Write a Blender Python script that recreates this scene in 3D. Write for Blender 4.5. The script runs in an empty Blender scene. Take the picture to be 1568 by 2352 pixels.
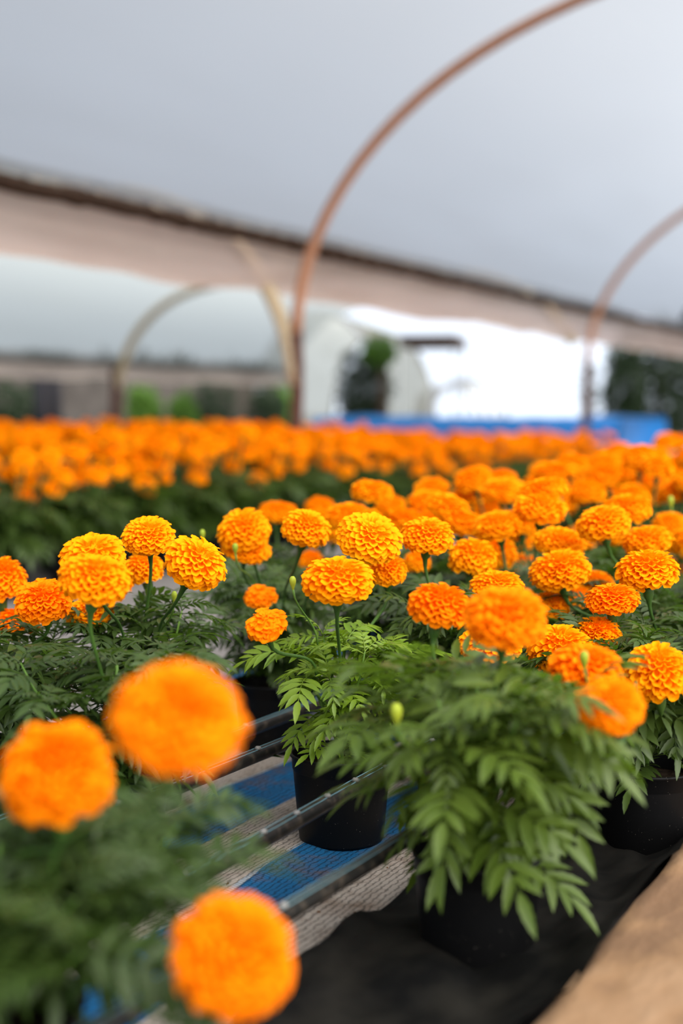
import bpy, bmesh, math, random
from mathutils import Vector, Matrix, Quaternion, noise

S = bpy.context.scene
COL = S.collection
PI = math.pi

# ------------------------------------------------------------------ camera, sky, sun, exposure
W_PX, H_PX = 1568, 2352
F_MM, SENSOR_W = 50.0, 24.0
F_PX = F_MM / SENSOR_W * W_PX
CAM_H = 0.59
PITCH = math.atan(233.0 / F_PX)
cd = bpy.data.cameras.new('camera')
cam = bpy.data.objects.new('camera', cd)
COL.objects.link(cam)
cd.sensor_fit = 'HORIZONTAL'
cd.sensor_width = SENSOR_W
cd.lens = F_MM
cd.clip_start = 0.02
cd.clip_end = 300
cam.location = (0, 0, CAM_H)
cam.rotation_euler = (PI / 2 - PITCH, 0, 0)
cd.dof.use_dof = True
cd.dof.focus_distance = 1.90
cd.dof.aperture_fstop = 2.0
S.camera = cam
CAM_M = Matrix.Translation((0, 0, CAM_H)) @ Matrix.Rotation(PI / 2 - PITCH, 4, 'X')

S.view_settings.view_transform = 'Standard'
S.view_settings.look = 'None'
S.view_settings.gamma = 1.0
S.view_settings.use_curve_mapping = False
S.view_settings.exposure = 0.32
S.cycles.use_denoising = True
S.cycles.max_bounces = 9
S.cycles.diffuse_bounces = 5
S.cycles.transparent_max_bounces = 12
S.cycles.sample_clamp_indirect = 6.0
S.cycles.caustics_reflective = False
S.cycles.caustics_refractive = False

SKY_FRONT = 0.27       # dull cloud ahead and to the left
SKY_TOP = 3.2          # bright cloud around the hidden sun, high on the right and behind
SKY_HORIZON = 1.0
SUN_STRENGTH = 1.9
world = bpy.data.worlds.new('overcast sky')
S.world = world
world.use_nodes = True
wn, wl = world.node_tree.nodes, world.node_tree.links
wn.clear()
w_out = wn.new('ShaderNodeOutputWorld')
w_bg = wn.new('ShaderNodeBackground')
w_tc = wn.new('ShaderNodeTexCoord')
w_dot = wn.new('ShaderNodeVectorMath'); w_dot.operation = 'DOT_PRODUCT'
w_dot.inputs[1].default_value = Vector((0.50, -0.54, 0.68)).normalized()
wl.new(w_tc.outputs['Generated'], w_dot.inputs[0])
w_map = wn.new('ShaderNodeMapRange'); w_map.interpolation_type = 'SMOOTHSTEP'
w_map.inputs[1].default_value = 0.25; w_map.inputs[2].default_value = 1.0
w_map.inputs[3].default_value = SKY_FRONT; w_map.inputs[4].default_value = SKY_TOP
wl.new(w_dot.outputs['Value'], w_map.inputs[0])
w_sep = wn.new('ShaderNodeSeparateXYZ')
wl.new(w_tc.outputs['Generated'], w_sep.inputs[0])
w_hz = wn.new('ShaderNodeMapRange'); w_hz.interpolation_type = 'SMOOTHSTEP'
w_hz.inputs[1].default_value = 0.0; w_hz.inputs[2].default_value = 0.50
w_hz.inputs[3].default_value = SKY_HORIZON; w_hz.inputs[4].default_value = 0.0
wl.new(w_sep.outputs['Z'], w_hz.inputs[0])
w_add = wn.new('ShaderNodeMath'); w_add.operation = 'ADD'
wl.new(w_map.outputs[0], w_add.inputs[0]); wl.new(w_hz.outputs[0], w_add.inputs[1])
w_cl = wn.new('ShaderNodeTexNoise'); w_cl.inputs['Scale'].default_value = 2.2; w_cl.inputs['Detail'].default_value = 3
wl.new(w_tc.outputs['Generated'], w_cl.inputs['Vector'])
w_cm = wn.new('ShaderNodeMapRange'); w_cm.inputs[3].default_value = 0.82; w_cm.inputs[4].default_value = 1.18
wl.new(w_cl.outputs[0], w_cm.inputs[0])
w_mul = wn.new('ShaderNodeMath'); w_mul.operation = 'MULTIPLY'
wl.new(w_add.outputs[0], w_mul.inputs[0]); wl.new(w_cm.outputs[0], w_mul.inputs[1])
w_mix = wn.new('ShaderNodeMix'); w_mix.data_type = 'RGBA'
w_mix.inputs[6].default_value = (0.84, 0.93, 1.06, 1)      # cool cloud
w_mix.inputs[7].default_value = (1.0, 0.97, 0.92, 1)       # warm light round the sun
w_mf = wn.new('ShaderNodeMapRange'); w_mf.interpolation_type = 'SMOOTHSTEP'
w_mf.inputs[1].default_value = 0.25; w_mf.inputs[2].default_value = 1.0
wl.new(w_dot.outputs['Value'], w_mf.inputs[0]); wl.new(w_mf.outputs[0], w_mix.inputs[0])
wl.new(w_mix.outputs[2], w_bg.inputs['Color'])
wl.new(w_mul.outputs[0], w_bg.inputs['Strength'])
wl.new(w_bg.outputs[0], w_out.inputs[0])

sl = bpy.data.lights.new('hazy_sun', 'SUN')
sl.energy = SUN_STRENGTH
sl.angle = math.radians(50)
sl.color = (1.0, 0.97, 0.92)
sun = bpy.data.objects.new('hazy_sun', sl)
COL.objects.link(sun)
sun.rotation_euler = Vector((0.50, -0.54, 0.68)).to_track_quat('Z', 'Y').to_euler()     # high, behind and to the right of the camera

# ------------------------------------------------------------------ coordinates
AX = math.radians(26.3)                       # the greenhouse runs this far off the line of sight
DV = Vector((math.sin(AX), math.cos(AX), 0))  # along the beds
NV = Vector((math.cos(AX), -math.sin(AX), 0)) # across the beds


def T(u, t, z=0.0):
    return NV * u + DV * t + Vector((0, 0, z))


def UT(p):
    return p.x * NV.x + p.y * NV.y, p.x * DV.x + p.y * DV.y


def at(px, py, z):
    return CAM_M @ Vector(((px - W_PX / 2) / F_PX * z, -(py - H_PX / 2) / F_PX * z, -z))


CAM_I = CAM_M.inverted()


def proj(p):
    c = CAM_I @ Vector(p)
    z = -c.z
    if z < 0.05:
        return None
    return W_PX / 2 + c.x / z * F_PX, H_PX / 2 - c.y / z * F_PX, z


# ------------------------------------------------------------------ materials
def new_mat(name):
    m = bpy.data.materials.new(name)
    m.use_nodes = True
    n, l = m.node_tree.nodes, m.node_tree.links
    return m, n, l, n['Principled BSDF'], n['Material Output']


def srgb(r, g, b):
    f = lambda c: ((c / 255 + 0.055) / 1.055) ** 2.4 if c > 10 else c / 255 / 12.92
    return (f(r), f(g), f(b), 1)


def plain(name, col, rough=0.6, spec=0.4, bump=0.0, bscale=40, vary=0.0):
    m, n, l, b, o = new_mat(name)
    b.inputs['Base Color'].default_value = col
    b.inputs['Roughness'].default_value = rough
    b.inputs['Specular IOR Level'].default_value = spec
    if bump or vary:
        tc = n.new('ShaderNodeTexCoord'); nz = n.new('ShaderNodeTexNoise')
        nz.inputs['Scale'].default_value = bscale; nz.inputs['Detail'].default_value = 5
        l.new(tc.outputs['Object'], nz.inputs['Vector'])
        if bump:
            bp = n.new('ShaderNodeBump'); bp.inputs['Strength'].default_value = bump; bp.inputs['Distance'].default_value = 0.01
            l.new(nz.outputs[0], bp.inputs['Height']); l.new(bp.outputs[0], b.inputs['Normal'])
        if vary:
            mx = n.new('ShaderNodeMix'); mx.data_type = 'RGBA'
            mx.inputs[6].default_value = tuple(c * (1 - vary) for c in col[:3]) + (1,)
            mx.inputs[7].default_value = tuple(min(1, c * (1 + vary)) for c in col[:3]) + (1,)
            l.new(nz.outputs[0], mx.inputs[0]); l.new(mx.outputs[2], b.inputs['Base Color'])
    return m


def leafy(name, ca, cb, trans, fac, rough=0.5, spec=0.3, tscale=18):
    """thin living tissue: diffuse face and light passing through"""
    m, n, l, b, o = new_mat(name)
    tc = n.new('ShaderNodeTexCoord'); nz = n.new('ShaderNodeTexNoise')
    nz.inputs['Scale'].default_value = tscale; nz.inputs['Detail'].default_value = 2
    oi = n.new('ShaderNodeObjectInfo')
    l.new(tc.outputs['Object'], nz.inputs['Vector'])
    ad = n.new('ShaderNodeMath'); ad.operation = 'MULTIPLY_ADD'
    l.new(oi.outputs['Random'], ad.inputs[0]); ad.inputs[1].default_value = 0.5
    mr = n.new('ShaderNodeMapRange'); mr.inputs[1].default_value = 0.3; mr.inputs[2].default_value = 0.7; mr.inputs[4].default_value = 0.5
    l.new(nz.outputs[0], mr.inputs[0]); l.new(mr.outputs[0], ad.inputs[2])
    mx = n.new('ShaderNodeMix'); mx.data_type = 'RGBA'
    mx.inputs[6].default_value = ca; mx.inputs[7].default_value = cb
    l.new(ad.outputs[0], mx.inputs[0])
    l.new(mx.outputs[2], b.inputs['Base Color'])
    b.inputs['Roughness'].default_value = rough
    b.inputs['Specular IOR Level'].default_value = spec
    tr = n.new('ShaderNodeBsdfTranslucent'); tr.inputs['Color'].default_value = trans
    ms = n.new('ShaderNodeMixShader'); ms.inputs[0].default_value = fac
    l.new(b.outputs[0], ms.inputs[1]); l.new(tr.outputs[0], ms.inputs[2]); l.new(ms.outputs[0], o.inputs[0])
    return m


M = {}
M['petal'] = leafy('orange petal', (1.0, 0.32, 0.001, 1), (1.0, 0.41, 0.002, 1), (1.0, 0.37, 0.001, 1), 0.32, 0.7, 0.05, 25)
M['petal_deep'] = leafy('deep orange petal', (1.0, 0.245, 0.001, 1), (1.0, 0.30, 0.001, 1), (1.0, 0.27, 0.001, 1), 0.3, 0.7, 0.05, 25)
M['leaf'] = leafy('marigold leaf', (0.026, 0.052, 0.009, 1), (0.060, 0.098, 0.017, 1), (0.12, 0.25, 0.015, 1), 0.24, 0.42, 0.4)
M['leaf_fresh'] = leafy('fresh marigold leaf', (0.085, 0.17, 0.010, 1), (0.20, 0.29, 0.018, 1), (0.26, 0.44, 0.015, 1), 0.30, 0.42, 0.4)
M['leaf_soft'] = leafy('pale marigold leaf', (0.050, 0.090, 0.010, 1), (0.110, 0.158, 0.022, 1), (0.18, 0.33, 0.02, 1), 0.28, 0.42, 0.4)
M['stem'] = leafy('marigold stem', (0.07, 0.16, 0.02, 1), (0.13, 0.24, 0.035, 1), (0.12, 0.3, 0.02, 1), 0.1)
M['stalk'] = leafy('flower stalk', (0.035, 0.09, 0.015, 1), (0.06, 0.13, 0.02, 1), (0.1, 0.3, 0.02, 1), 0.08)
M['bud'] = leafy('bud', (0.24, 0.36, 0.03, 1), (0.42, 0.45, 0.03, 1), (0.4, 0.5, 0.03, 1), 0.2)
M['soil'] = plain('potting soil', (0.022, 0.014, 0.009, 1), 0.95, 0.1, 0.9, 90, 0.5)
M['tree_dark'] = leafy('dark shrub leaf', (0.010, 0.022, 0.008, 1), (0.022, 0.045, 0.014, 1), (0.03, 0.08, 0.01, 1), 0.12)
M['tree_green'] = leafy('green shrub leaf', (0.06, 0.14, 0.02, 1), (0.13, 0.26, 0.03, 1), (0.2, 0.4, 0.03, 1), 0.3)
M['bark'] = plain('bark', (0.06, 0.042, 0.03, 1), 0.9, 0.2, 0.6, 30, 0.4)


def mat_pot():
    m, n, l, b, o = new_mat('black pot plastic')
    tc = n.new('ShaderNodeTexCoord'); vo = n.new('ShaderNodeTexNoise')
    vo.inputs['Scale'].default_value = 520; vo.inputs['Detail'].default_value = 1
    l.new(tc.outputs['Object'], vo.inputs['Vector'])
    mr = n.new('ShaderNodeMapRange'); mr.inputs[1].default_value = 0.76; mr.inputs[2].default_value = 0.80
    l.new(vo.outputs[0], mr.inputs[0])
    mx = n.new('ShaderNodeMix'); mx.data_type = 'RGBA'
    mx.inputs[6].default_value = (0.0045, 0.0045, 0.0048, 1); mx.inputs[7].default_value = (0.18, 0.16, 0.13, 1)
    l.new(mr.outputs[0], mx.inputs[0]); l.new(mx.outputs[2], b.inputs['Base Color'])
    b.inputs['Roughness'].default_value = 0.42
    b.inputs['Specular IOR Level'].default_value = 0.12
    return m


M['pot'] = mat_pot()


def mat_pipe():
    m, n, l, b, o = new_mat('black irrigation pipe')
    tc = n.new('ShaderNodeTexCoord'); nz = n.new('ShaderNodeTexNoise')
    nz.inputs['Scale'].default_value = 60; nz.inputs['Detail'].default_value = 4
    l.new(tc.outputs['Object'], nz.inputs['Vector'])
    mr = n.new('ShaderNodeMapRange'); mr.inputs[1].default_value = 0.5; mr.inputs[2].default_value = 0.75
    l.new(nz.outputs[0], mr.inputs[0])
    mx = n.new('ShaderNodeMix'); mx.data_type = 'RGBA'
    mx.inputs[6].default_value = (0.014, 0.013, 0.012, 1); mx.inputs[7].default_value = (0.07, 0.055, 0.042, 1)
    l.new(mr.outputs[0], mx.inputs[0]); l.new(mx.outputs[2], b.inputs['Base Color'])
    b.inputs['Roughness'].default_value = 0.38
    b.inputs['Specular IOR Level'].default_value = 0.3
    return m


M['pipe'] = mat_pipe()
M['pipe_line'] = plain('pale blue pipe stripe', (0.14, 0.27, 0.32, 1), 0.4, 0.5)
M['emitter'] = plain('pale dripper', (0.22, 0.21, 0.2, 1), 0.4, 0.5)


def mat_film(name, tint, diffuse, fac, streak=0.0):
    """thin plastic sheet: part clear, part milky"""
    m, n, l, b, o = new_mat(name)
    n.remove(b)
    tp = n.new('ShaderNodeBsdfTransparent'); tp.inputs[0].default_value = tint
    tl = n.new('ShaderNodeBsdfTranslucent'); tl.inputs[0].default_value = diffuse
    df = n.new('ShaderNodeBsdfDiffuse'); df.inputs[0].default_value = diffuse
    m1 = n.new('ShaderNodeMixShader'); m1.inputs[0].default_value = 0.15
    l.new(tl.outputs[0], m1.inputs[1]); l.new(df.outputs[0], m1.inputs[2])
    m2 = n.new('ShaderNodeMixShader'); m2.inputs[0].default_value = fac
    l.new(tp.outputs[0], m2.inputs[1]); l.new(m1.outputs[0], m2.inputs[2])
    if streak:
        tc = n.new('ShaderNodeTexCoord'); mp = n.new('ShaderNodeMapping'); mp.inputs['Scale'].default_value = (6.0, 0.5, 6.0)
        nz = n.new('ShaderNodeTexNoise'); nz.inputs['Scale'].default_value = 1.0; nz.inputs['Detail'].default_value = 4
        l.new(tc.outputs['Object'], mp.inputs[0]); l.new(mp.outputs[0], nz.inputs['Vector'])
        mr = n.new('ShaderNodeMapRange'); mr.inputs[1].default_value = 0.3; mr.inputs[2].default_value = 0.7
        mr.inputs[3].default_value = max(0, fac - streak); mr.inputs[4].default_value = min(1, fac + streak)
        l.new(nz.outputs[0], mr.inputs[0]); l.new(mr.outputs[0], m2.inputs[0])
    l.new(m2.outputs[0], o.inputs[0])
    return m


M['film'] = mat_film('milky roof film', (0.84, 0.86, 0.89, 1), (0.47, 0.485, 0.51, 1), 0.76, 0.02)
M['film_far'] = mat_film('second bay roof film', (0.58, 0.60, 0.58, 1), (0.46, 0.48, 0.46, 1), 0.66, 0.03)
M['film_white'] = mat_film('white film of distant tunnel', (0.97, 0.98, 0.99, 1), (0.9, 0.92, 0.93, 1), 0.6, 0.04)
M['film_cream'] = mat_film('cream film of distant tunnel', (0.75, 0.74, 0.66, 1), (0.50, 0.49, 0.43, 1), 0.6, 0.06)
M['trough'] = mat_film('dusty gutter sheet', (0.80, 0.71, 0.66, 1), (0.84, 0.69, 0.62, 1), 0.58, 0.26)
M['trough_far'] = mat_film('old gutter sheet', (0.52, 0.46, 0.41, 1), (0.56, 0.48, 0.42, 1), 0.7, 0.1)
M['hoop'] = plain('weathered brown hoop', (0.42, 0.20, 0.11, 1), 0.55, 0.4, 0.2, 30, 0.25)
M['hoop_pale'] = plain('pale cane hoop', (0.50, 0.40, 0.26, 1), 0.6, 0.3, 0.2, 30, 0.2)
M['post'] = plain('rust brown post', (0.085, 0.034, 0.022, 1), 0.7, 0.3, 0.3, 30, 0.3)
M['beam'] = plain('dirty wooden gutter pole', (0.045, 0.027, 0.018, 1), 0.9, 0.1, 0.6, 18, 0.5)
M['debris'] = plain('dry leaf litter', (0.34, 0.27, 0.20, 1), 0.95, 0.1, 0.6, 40, 0.4)
M['tarp'] = plain('blue tarpaulin', (0.015, 0.19, 0.56, 1), 0.45, 0.4, 0.5, 6, 0.3)
M['brown_roof'] = plain('brown sheet roof', (0.07, 0.045, 0.035, 1), 0.8, 0.2, 0.3, 10, 0.3)
M['netting'] = plain('black shade net', (0.02, 0.02, 0.025, 1), 0.9, 0.1)
M['shaded_wall'] = plain('grey wall with shade in its colour', (0.085, 0.075, 0.068, 1), 0.9, 0.1, 0.5, 3, 0.7)  # kept dark: the colour stands in for shade of the next bay's unbuilt roof
M['crumb'] = plain('dry brown crumb', (0.10, 0.05, 0.022, 1), 0.95, 0.1)
M['cable'] = plain('grey cable', (0.25, 0.26, 0.28, 1), 0.6, 0.3)


def mat_ground():
    m, n, l, b, o = new_mat('dusty grey path')
    tc = n.new('ShaderNodeTexCoord'); nz = n.new('ShaderNodeTexNoise')
    nz.inputs['Scale'].default_value = 5; nz.inputs['Detail'].default_value = 8
    l.new(tc.outputs['Object'], nz.inputs['Vector'])
    cr = n.new('ShaderNodeValToRGB')
    cr.color_ramp.elements[0].color = (0.10, 0.09, 0.085, 1); cr.color_ramp.elements[1].color = (0.26, 0.235, 0.225, 1)
    l.new(nz.outputs[0], cr.inputs[0]); l.new(cr.outputs[0], b.inputs['Base Color'])
    b.inputs['Roughness'].default_value = 0.95
    return m


def mat_cloth():
    """knitted shade cloth: blue and off-white bands along its length, dark knit lines, soil stains"""
    m, n, l, b, o = new_mat('striped shade cloth')
    tc = n.new('ShaderNodeTexCoord'); sp = n.new('ShaderNodeSeparateXYZ')
    l.new(tc.outputs['Object'], sp.inputs[0])
    wob = n.new('ShaderNodeTexNoise'); wob.inputs['Scale'].default_value = 5; wob.inputs['Detail'].default_value = 2
    l.new(tc.outputs['Object'], wob.inputs['Vector'])

    def math_(op, a, bb=None, c=None):
        x = n.new('ShaderNodeMath'); x.operation = op
        for i, v in enumerate((a, bb, c)):
            if v is None:
                continue
            if isinstance(v, (int, float)):
                x.inputs[i].default_value = v
            else:
                l.new(v, x.inputs[i])
        return x.outputs[0]
    u = math_('ADD', sp.outputs['X'], math_('MULTIPLY_ADD', wob.outputs[0], 0.03, -0.015))
    # blue bands at u = -0.89..-0.76 and every 0.245 m beyond
    fr = math_('FRACT', math_('DIVIDE', math_('ADD', u, 0.89 + 0.245 * 10), 0.245))
    blue = math_('LESS_THAN', fr, 0.49)
    seam_a = math_('LESS_THAN', math_('ABSOLUTE', math_('SUBTRACT', fr, 0.0)), 0.03)
    knit_w = n.new('ShaderNodeTexWave'); knit_w.wave_type = 'BANDS'; knit_w.bands_direction = 'X'
    knit_w.inputs['Scale'].default_value = 36; knit_w.inputs['Distortion'].default_value = 4.0
    knit_w.inputs['Detail'].default_value = 3; knit_w.inputs['Detail Scale'].default_value = 2.2
    l.new(tc.outputs['Object'], knit_w.inputs['Vector'])
    knit = n.new('ShaderNodeMapRange'); knit.inputs[1].default_value = 0.05; knit.inputs[2].default_value = 0.3
    knit.inputs[3].default_value = 0.45; knit.inputs[4].default_value = 1.0
    l.new(knit_w.outputs[0], knit.inputs[0])
    rib = n.new('ShaderNodeTexWave'); rib.wave_type = 'BANDS'; rib.bands_direction = 'Y'
    rib.inputs['Scale'].default_value = 60; rib.inputs['Distortion'].default_value = 3; rib.inputs['Detail'].default_value = 2
    l.new(tc.outputs['Object'], rib.inputs['Vector'])
    ribm = n.new('ShaderNodeMapRange'); ribm.inputs[3].default_value = 0.62; ribm.inputs[4].default_value = 1.0
    l.new(rib.outputs[0], ribm.inputs[0])
    base = n.new('ShaderNodeMix'); base.data_type = 'RGBA'
    base.inputs[6].default_value = (0.40, 0.345, 0.30, 1); base.inputs[7].default_value = (0.006, 0.105, 0.26, 1)
    l.new(blue, base.inputs[0])
    s2 = n.new('ShaderNodeMix'); s2.data_type = 'RGBA'; l.new(seam_a, s2.inputs[0])
    l.new(base.outputs[2], s2.inputs[6]); s2.inputs[7].default_value = (0.3, 0.34, 0.38, 1)
    dn = n.new('ShaderNodeTexNoise'); dn.inputs['Scale'].default_value = 11; dn.inputs['Detail'].default_value = 9; dn.inputs['Roughness'].default_value = 0.7
    l.new(tc.outputs['Object'], dn.inputs['Vector'])
    dm = n.new('ShaderNodeMapRange'); dm.inputs[1].default_value = 0.48; dm.inputs[2].default_value = 0.66; dm.inputs[4].default_value = 0.8
    l.new(dn.outputs[0], dm.inputs[0])
    s3 = n.new('ShaderNodeMix'); s3.data_type = 'RGBA'; l.new(dm.outputs[0], s3.inputs[0])
    l.new(s2.outputs[2], s3.inputs[6]); s3.inputs[7].default_value = (0.13, 0.075, 0.042, 1)
    k = math_('MULTIPLY', knit.outputs[0], ribm.outputs[0])
    s4 = n.new('ShaderNodeMix'); s4.data_type = 'RGBA'; s4.blend_type = 'MULTIPLY'; s4.inputs[0].default_value = 1
    l.new(s3.outputs[2], s4.inputs[6]); l.new(k, s4.inputs[7])
    l.new(s4.outputs[2], b.inputs['Base Color'])
    bp = n.new('ShaderNodeBump'); bp.inputs['Strength'].default_value = 0.5; bp.inputs['Distance'].default_value = 0.004
    l.new(k, bp.inputs['Height']); l.new(bp.outputs[0], b.inputs['Normal'])
    b.inputs['Roughness'].default_value = 0.8; b.inputs['Specular IOR Level'].default_value = 0.2
    return m


def mat_weedmat():
    m, n, l, b, o = new_mat('black ground fabric')
    tc = n.new('ShaderNodeTexCoord'); nz = n.new('ShaderNodeTexNoise')
    nz.inputs['Scale'].default_value = 14; nz.inputs['Detail'].default_value = 8
    l.new(tc.outputs['Object'], nz.inputs['Vector'])
    cr = n.new('ShaderNodeValToRGB')
    cr.color_ramp.elements[0].position = 0.35; cr.color_ramp.elements[0].color = (0.003, 0.003, 0.003, 1)
    cr.color_ramp.elements[1].position = 0.75; cr.color_ramp.elements[1].color = (0.016, 0.0145, 0.012, 1)
    l.new(nz.outputs[0], cr.inputs[0]); l.new(cr.outputs[0], b.inputs['Base Color'])
    wv = n.new('ShaderNodeTexChecker'); wv.inputs['Scale'].default_value = 500
    l.new(tc.outputs['Object'], wv.inputs['Vector'])
    bp = n.new('ShaderNodeBump'); bp.inputs['Strength'].default_value = 0.2; bp.inputs['Distance'].default_value = 0.001
    l.new(wv.outputs['Fac'], bp.inputs['Height']); l.new(bp.outputs[0], b.inputs['Normal'])
    b.inputs['Roughness'].default_value = 0.7; b.inputs['Specular IOR Level'].default_value = 0.08
    return m


def mat_kerb():
    m, n, l, b, o = new_mat('tan kerb stone')
    tc = n.new('ShaderNodeTexCoord'); mp = n.new('ShaderNodeMapping'); mp.inputs['Scale'].default_value = (9, 5, 9)
    nz = n.new('ShaderNodeTexNoise'); nz.inputs['Scale'].default_value = 1.4; nz.inputs['Detail'].default_value = 6
    l.new(tc.outputs['Object'], mp.inputs[0]); l.new(mp.outputs[0], nz.inputs['Vector'])
    cr = n.new('ShaderNodeValToRGB')
    e = cr.color_ramp.elements
    e[0].position = 0.36; e[0].color = (0.16, 0.085, 0.04, 1)
    e[1].position = 0.50; e[1].color = (0.235, 0.13, 0.06, 1)
    x = e.new(0.7); x.color = (0.29, 0.175, 0.095, 1)
    l.new(nz.outputs[0], cr.inputs[0]); l.new(cr.outputs[0], b.inputs['Base Color'])
    bp = n.new('ShaderNodeBump'); bp.inputs['Strength'].default_value = 0.6; bp.inputs['Distance'].default_value = 0.02
    l.new(nz.outputs[0], bp.inputs['Height']); l.new(bp.outputs[0], b.inputs['Normal'])
    b.inputs['Roughness'].default_value = 0.85
    return m


M['ground'] = mat_ground()
M['cloth'] = mat_cloth()
M['weedmat'] = mat_weedmat()
M['kerb'] = mat_kerb()


# ------------------------------------------------------------------ mesh helpers
class MB:
    def __init__(self):
        self.v, self.f = [], []

    def add(self, vs, fs):
        b = len(self.v)
        self.v.extend(vs)
        self.f.extend(tuple(b + i for i in q) for q in fs)

    def grid(self, rows):
        b = len(self.v)
        n = len(rows[0])
        for r in rows:
            self.v.extend(r)
        for i in range(len(rows) - 1):
            for j in range(n - 1):
                a = b + i * n + j
                self.f.append((a, a + 1, a + n + 1, a + n))

    def tube(self, pts, rad, sides=6, cap=True):
        pts = [Vector(p) for p in pts]
        if not hasattr(rad, '__len__'):
            rad = [rad] * len(pts)
        b = len(self.v)
        up = None
        for i, p in enumerate(pts):
            d = (pts[min(i + 1, len(pts) - 1)] - pts[max(i - 1, 0)]).normalized()
            if up is None:
                up = d.orthogonal().normalized()
            up = (up - d * up.dot(d))
            up = up.normalized() if up.length > 1e-6 else d.orthogonal().normalized()
            sd = d.cross(up)
            for k in range(sides):
                a = 2 * PI * k / sides
                self.v.append(p + (up * math.cos(a) + sd * math.sin(a)) * rad[i])
        for i in range(len(pts) - 1):
            for k in range(sides):
                k2 = (k + 1) % sides
                self.f.append((b + i * sides + k, b + i * sides + k2, b + (i + 1) * sides + k2, b + (i + 1) * sides + k))
        if cap:
            self.f.append(tuple(b + k for k in reversed(range(sides))))
            self.f.append(tuple(b + (len(pts) - 1) * sides + k for k in range(sides)))

    def lathe(self, prof, seg=32, centre=(0, 0, 0)):
        c = Vector(centre)
        b = len(self.v)
        for r, z in prof:
            for k in range(seg):
                a = 2 * PI * k / seg
                self.v.append(c + Vector((r * math.cos(a), r * math.sin(a), z)))
        for i in range(len(prof) - 1):
            for k in range(seg):
                k2 = (k + 1) % seg
                self.f.append((b + i * seg + k, b + i * seg + k2, b + (i + 1) * seg + k2, b + (i + 1) * seg + k))

    def box(self, lo, hi, fn=lambda p: p):
        x0, y0, z0 = lo
        x1, y1, z1 = hi
        vs = [fn(Vector(p)) for p in ((x0, y0, z0), (x1, y0, z0), (x1, y1, z0), (x0, y1, z0), (x0, y0, z1), (x1, y0, z1), (x1, y1, z1), (x0, y1, z1))]
        self.add(vs, [(3, 2, 1, 0), (4, 5, 6, 7), (0, 1, 5, 4), (1, 2, 6, 5), (2, 3, 7, 6), (3, 0, 4, 7)])

    def mesh(self, name, mat, smooth=True):
        me = bpy.data.meshes.new(name)
        me.from_pydata([tuple(p) for p in self.v], [], self.f)
        me.materials.append(mat)
        if smooth:
            me.polygons.foreach_set('use_smooth', [True] * len(me.polygons))
        me.update()
        return me


def link(name, me, parent=None):
    o = bpy.data.objects.new(name, me)
    COL.objects.link(o)
    if parent is not None:
        o.parent = parent
    return o


def tag(o, label=None, cat=None, group=None, kind=None):
    if label: o['label'] = label
    if cat: o['category'] = cat
    if group: o['group'] = group
    if kind: o['kind'] = kind
    return o


def thing(name, loc=(0, 0, 0), rz=0.0):
    o = bpy.data.objects.new(name, None)
    o.empty_display_size = 0.05
    COL.objects.link(o)
    o.location = loc
    o.rotation_euler = (0, 0, rz)
    return o


def copy_tree(o, kids, parent=None):
    c = o.copy()
    COL.objects.link(c)
    if parent is not None:
        c.parent = parent
    for k in kids.get(o.name, ()):
        copy_tree(k, kids, c)
    return c


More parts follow.
